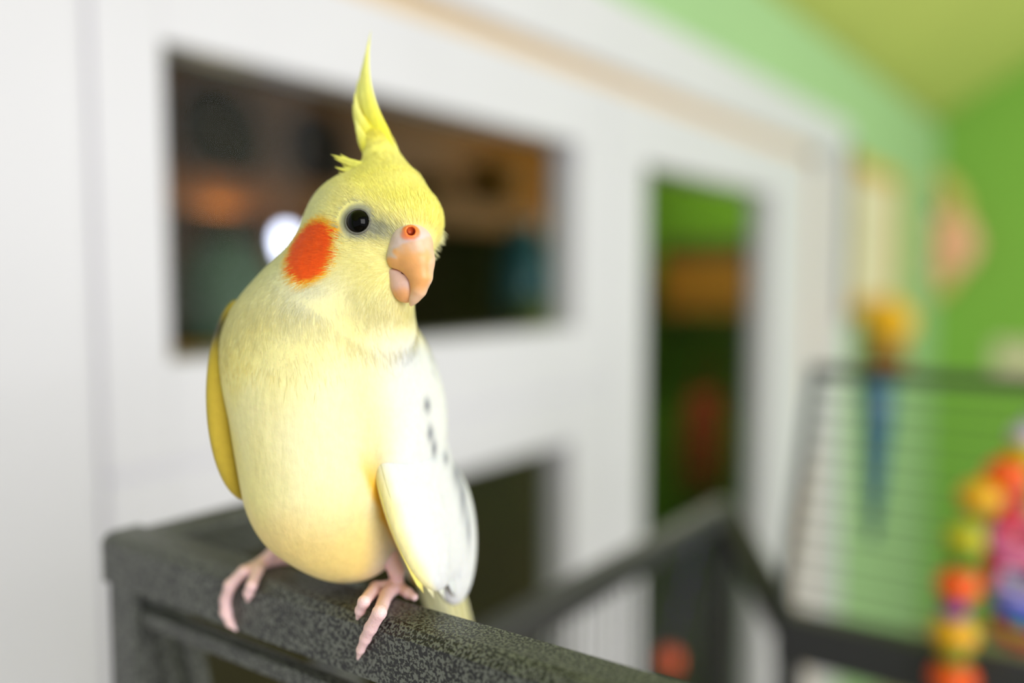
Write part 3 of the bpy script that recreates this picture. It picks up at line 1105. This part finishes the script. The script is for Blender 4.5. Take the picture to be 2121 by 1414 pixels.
def upper_sdf(P):
    d = upper_core(P)
    # cere: a soft swollen band round the nostrils
    d = smin(d, ell(P, NOS - NOSN * 6, (17, 17, 15)), 8)
    d = -smin(-d, ell(P, NOS + NOSN * 4, (8, 8.5, 14), None), 4)
    return d


def beak_col(V, N):
    y = V[:, 1]
    fw = (V - BK) @ hfwd
    n2 = nz(V, .12, 5)
    lt = (V - BK) @ hlat
    c = np.zeros((len(V), 3)) + lin((0.88, 0.72, 0.60))
    c = mixc(c, (0.91, 0.65, 0.38), sst(528, 552, y + n2 * 10) * sst(628, 600, y) * sst(10, -8, lt + n2 * 6) * .9)      # orange horn
    c = mixc(c, (0.80, 0.73, 0.70), sst(2, -8, fw + (y - 540) * .3 + n2 * 9) * sst(556, 546, y + n2 * 6))               # flaking grey plate
    c = mixc(c, (0.86, 0.76, 0.74), sst(524, 516, y + (V[:, 0] - 850) * .3 + n2 * 4))      # cere
    for c_ in (NOS,):
        d_ = np.linalg.norm(V - c_, axis=1)
        c = mixc(c, (0.96, 0.50, 0.25), sst(21, 13, d_ + n2 * 3))
        c = mixc(c, (0.55, 0.14, 0.08), sst(10.5, 8, d_))
    return c


sculpt('upper_beak', upper_sdf, (780, 430, -280), (940, 650, -60), 2.2, M_BEAK, bird, beak_col)


def lower_sdf(P):
    d = cone(P, hp(0, 56, -27), hp(0, 82, -16), 30, 27)
    d = smin(d, cone(P, hp(0, 82, -16), hp(0, 92, -12), 27, 21), 10)
    return -smin(-d, -(gape(P) + 1.5), 3)


def lower_col(V, N):
    n2 = nz(V, .12, 6)
    c = np.zeros((len(V), 3)) + lin((0.86, 0.70, 0.65))
    return mixc(c, (0.90, 0.64, 0.42), sst(596, 625, V[:, 1] + n2 * 6))


sculpt('lower_beak', lower_sdf, (770, 520, -280), (920, 660, -60), 2.4, M_BEAK, bird, lower_col)
Vm, Fm = geo_lathe(ball_profile(1.0, 8), (0, 0, 0), 14)
Vm = np.array(Vm) * [24, 17, 20]
build('mouth', B(Vm @ AH + hp(0, 62, -12)), Fm, mat('dark_mouth', (0.30, 0.10, 0.07), .6), bird, True)


# ---- single feathers: flat tapering vanes along a curve
def bez(p, n=14):
    p = [np.array(q, float) for q in p]
    out = []
    for t_ in np.linspace(0, 1, n):
        q = p
        while len(q) > 1:
            q = [a * (1 - t_) + b * t_ for a, b in zip(q[:-1], q[1:])]
        out.append(q[0])
    return out


def vane(name, ctrl, w, nrm, color, parent, shape='tip', flat=.16, n=16, tipc=None, kw=None):
    pts = bez(ctrl, n)
    t_ = np.linspace(0, 1, n)
    if shape == 'tip':
        rad = w * np.clip(np.minimum(.55 + t_ * 1.4, 1) * (1 - t_ ** 2.2), .02, 1)
    else:
        rad = w * np.clip(np.minimum(.6 + t_ * 1.2, 1) * np.sqrt(np.clip(1 - t_ ** 6, 0, 1)), .03, 1)
    Vv, Fv_ = geo_tube(pts, rad.tolist(), 10, flat, nrm)
    Vv = np.array(Vv)
    c = np.zeros((len(Vv), 3)) + lin(color)
    if tipc is not None:
        tt = np.repeat(t_, 10)
        c = mixc(c, tipc, sst(.3, .9, tt))
    return build(name, B(Vv), Fv_, M_FEATHER, parent, True, colors=c, **(kw or {}))


CN = AH.T @ np.array([1.0, 0, .3])
crest = [  # base, two controls, tip, half width
    ((828, 352, -85), (790, 268, -60), (734, 208, -35), (768, 58, -20), 18),
    ((820, 342, -75), (784, 266, -55), (731, 218, -33), (761, 90, -20), 18),
    ((812, 336, -62), (782, 270, -48), (730, 228, -30), (751, 128, -18), 16),
    ((832, 346, -60), (794, 264, -45), (742, 214, -25), (766, 78, -12), 17),
    ((808, 336, -50), (778, 276, -42), (730, 243, -28), (741, 160, -15), 16),
    ((800, 336, -70), (774, 280, -58), (733, 253, -40), (734, 188, -28), 16),
    ((795, 340, -45), (769, 290, -40), (735, 265, -30), (730, 212, -20), 15),
    ((790, 342, -75), (765, 298, -68), (740, 283, -50), (735, 240, -35), 15),
    ((785, 345, -55), (763, 308, -50), (743, 292, -42), (739, 268, -32), 14),
]
crest = [tuple(pp(*q) for q in row[:4]) + (row[4],) for row in crest]
for b0, c1_, c2_, tp, w in crest:
    vane('crest_feather', (b0, c1_, c2_, tp), w, CN, (0.96, 0.90, 0.26), bird, 'tip', .3, tipc=(0.97, 0.94, 0.55))
# loose wisps at the back of the crown
for k, (tx, ty) in enumerate(((684, 320), (690, 327), (704, 318), (692, 345), (700, 356), (708, 338), (702, 372), (716, 326))):
    vane('crown_wisp', (pp(780 - k * 2, 352 + k * 4, -95), pp(745, 335 + k * 4, -92), pp(715, ty + 12, -70), pp(tx, ty, -58)), 7, CN, (0.94, 0.90, 0.42), bird, 'tip', .4)

# wisps of the far cheek showing past the beak
for k in range(34):
    tx, ty = np.interp(k, [0, 11, 22, 33], [929, 925, 914, 902]) + random.uniform(-5, 4), 478 + k * 2
    vane('cheek_wisp', (pp(tx - 34, ty - 26, -94), pp(tx - 20, ty - 18, -99), pp(tx - 8, ty - 8, -101), pp(tx + random.uniform(-4, 4), ty + random.uniform(-3, 3), -101)), 2.0, CN, (0.95, 0.93, 0.70), bird, 'tip', .5, n=7)

# ---- wings
AWL = axes(BYAW, -.16, -.31)


def wingL_sdf(P):
    d = ell(P, pp(858, 950, -4), (51, 276, 142), AWL)
    d = smin(d, ell(P, pp(940, 1112, 50), (40, 150, 94), axes(BYAW, -.22, -.17)), 30)
    return d


def wing_col(V, N):
    x, y, z = V.T
    n1, n2 = nz(V, .03, 11), nz(V, .09, 12)
    c = np.zeros((len(V), 3)) + lin((0.83, 0.83, 0.84))
    fe = x - np.interp(y, [700, 900, 970, 1060, 1180, 1235], [720, 752, 766, 796, 852, 882])
    c = mixc(c, (0.95, 0.90, 0.66), sst(46, 16, fe + n1 * 10))
    c = mixc(c, (0.92, 0.73, 0.18), sst(4, -6, fe) * sst(850, 930, y))  # shade along the wing's front edge painted deep yellow
    c = mixc(c, (0.94, 0.92, 0.82), sst(820, 700, y))
    return spots(c, x, y)


wl, Vw, Qw, Nw = sculpt('wing', wingL_sdf, (720, 620, -200), (1040, 1290, 260), 5.0, M_FEATHER, bird, wing_col)
LN = AB.T @ np.array([1.0, 0, -.2])
prim = [(((764, 918), (790, 1020), (832, 1125), (880, 1236)), 13, (0.95, 0.87, 0.45)),
        (((788, 925), (812, 1020), (858, 1125), (902, 1248)), 16, (0.92, 0.88, 0.66)),
        (((818, 940), (840, 1030), (884, 1132), (926, 1252)), 18, (0.86, 0.85, 0.78)),
        (((852, 960), (874, 1045), (914, 1140), (950, 1248)), 20, (0.83, 0.83, 0.83)),
        (((890, 975), (912, 1055), (948, 1150), (976, 1240)), 20, (0.83, 0.83, 0.84))]
for row, w, colr in prim:
    pts, lastz, nn = [], None, np.array([.5, 0, -.85])
    for px_, py_ in row:
        q, qn = front(px_, min(py_, 1165), wingL_sdf)
        if q[2] > 150:
            q[2] = lastz + 14
        else:
            nn = qn
        z_ = q[2] + (py_ - min(py_, 1165)) * .25
        lastz = z_
        pts.append(np.array(pp(px_, py_, z_)) + nn * (1.0 if pts else -9.0))
    vane('flight_feather', pts, w, nn, colr, wl, 'round', .13)

AWR = axes(BYAW, -.1, -.10)


def wingR_sdf(P):
    return ell(P, pp(516, 820, 60), (38, 214, 112), AWR)


def wingR_col(V, N):
    x, y, z = V.T
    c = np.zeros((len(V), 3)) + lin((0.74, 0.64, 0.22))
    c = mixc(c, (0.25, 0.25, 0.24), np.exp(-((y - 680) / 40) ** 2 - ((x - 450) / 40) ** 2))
    return c


sculpt('wing', wingR_sdf, (380, 620, -120), (640, 1080, 240), 5.0, M_FEATHER, bird, wingR_col)

# ---- tail, hanging down behind the bar
TN = AB.T @ np.array([0, .35, 1.0])
for k in range(6):
    o_ = (k - 2.5)
    vane('tail_feather', ((880 + o_ * 9, 1130, 100 + abs(o_) * 4), (915 + o_ * 13, 1200, 130), (955 + o_ * 14, 1330, 200), (1010 + o_ * 10, 1640 - abs(o_) * 55, 330)), 27, TN,
         (0.95, 0.93, 0.74), bird, 'round', .12)

# ---- feet gripping the bar
M_FOOT = mat('pink_foot_skin', (0.95, 0.79, 0.80), 0.5, noise=.08, nscale=500, bump=.5, bscale=1100, bdist=.0006, sss=.3)


def topp(px, py, r):
    return Binv(on(2, ZB + r * UNIT, px, py))


def frontp(px, py, r):
    return Binv(on(1, BY0 - r * UNIT, px, py))


def foot(leg, toes):
    chains = [leg] + toes
    def fn(P):
        d = None
        for ch in chains:
            for (a, ra), (b, rb) in zip(ch[:-1], ch[1:]):
                e = cone(P, a, b, ra * .88, rb * .88)
                d = e if d is None else smin(d, e, 6)
        return d
    allp = np.array([p for ch in chains for p, _ in ch])
    o, V_, Q_, N_ = sculpt('foot', fn, allp.min(0) - 30, allp.max(0) + 30, 2.6, M_FOOT, bird)
    return o


fl_c = topp(542, 1166, 13)
foot([(np.array([640, 1130, 0]), 26), (np.array([585, 1152, fl_c[2] - 5]), 17), (fl_c, 15)],
     [[(fl_c, 15), (topp(505, 1183, 13), 14), (frontp(477, 1212, 12), 15), (frontp(467, 1242, 11), 13), (frontp(468, 1268, 10), 14), (frontp(477, 1290, 9), 10), (frontp(489, 1304, 4), 4)],
      [(fl_c, 14), (topp(533, 1182, 12), 14), (frontp(521, 1212, 11), 13), (frontp(515, 1228, 9), 12), (frontp(513, 1243, 5), 5)],
      [(fl_c, 14), (topp(590, 1158, 11), 12), (topp(610, 1163, 9), 9)]])
fr_c = topp(822, 1212, 14)
foot([(np.array([800, 1140, 0]), 26), (np.array([822, 1185, fr_c[2] - 8]), 18), (fr_c, 16)],
     [[(fr_c, 16), (topp(800, 1232, 13), 15), (frontp(786, 1268, 13), 15), (frontp(768, 1300, 12), 14), (frontp(757, 1322, 10), 12), (frontp(747, 1345, 8), 9), (frontp(741, 1364, 4), 3.5)],
      [(fr_c, 15), (topp(778, 1217, 12), 14), (frontp(754, 1246, 12), 13), (frontp(746, 1264, 9), 11), (frontp(740, 1281, 4), 4)],
      [(fr_c, 14), (topp(845, 1228, 11), 12), (topp(858, 1236, 9), 9)]])


# ---- a few more small things far behind the bird
c = at(1386, 1368, .92)
ob = empty('ball_toy', c - np.array([0, 0, .013]), label='little orange ball toy hanging on a cord inside the open cage', cat='toy')
lathe('ball', ball_profile(.014), c, PL['orange'], ob, 18)
tube('cord', [c + np.array([0, 0, .012]), (PX_, c[1], PZ_ - .01)], .0012, PL['purple'], ob, 6)
c = on(1, FARY - .005, 2105, 742)
nt_ = empty('paper_note', (c[0], FARY, c[2] - .1), label='blank cream paper note pinned on the leaf green wall', cat='note')
box('sheet', (c[0] - .09, FARY - .006, c[2] - .07), (c[0] + .11, FARY, c[2] + .07), mc, nt_)
lathe('pin', ball_profile(.008), (c[0], FARY - .009, c[2] + .05), PL['red'], nt_, 12)
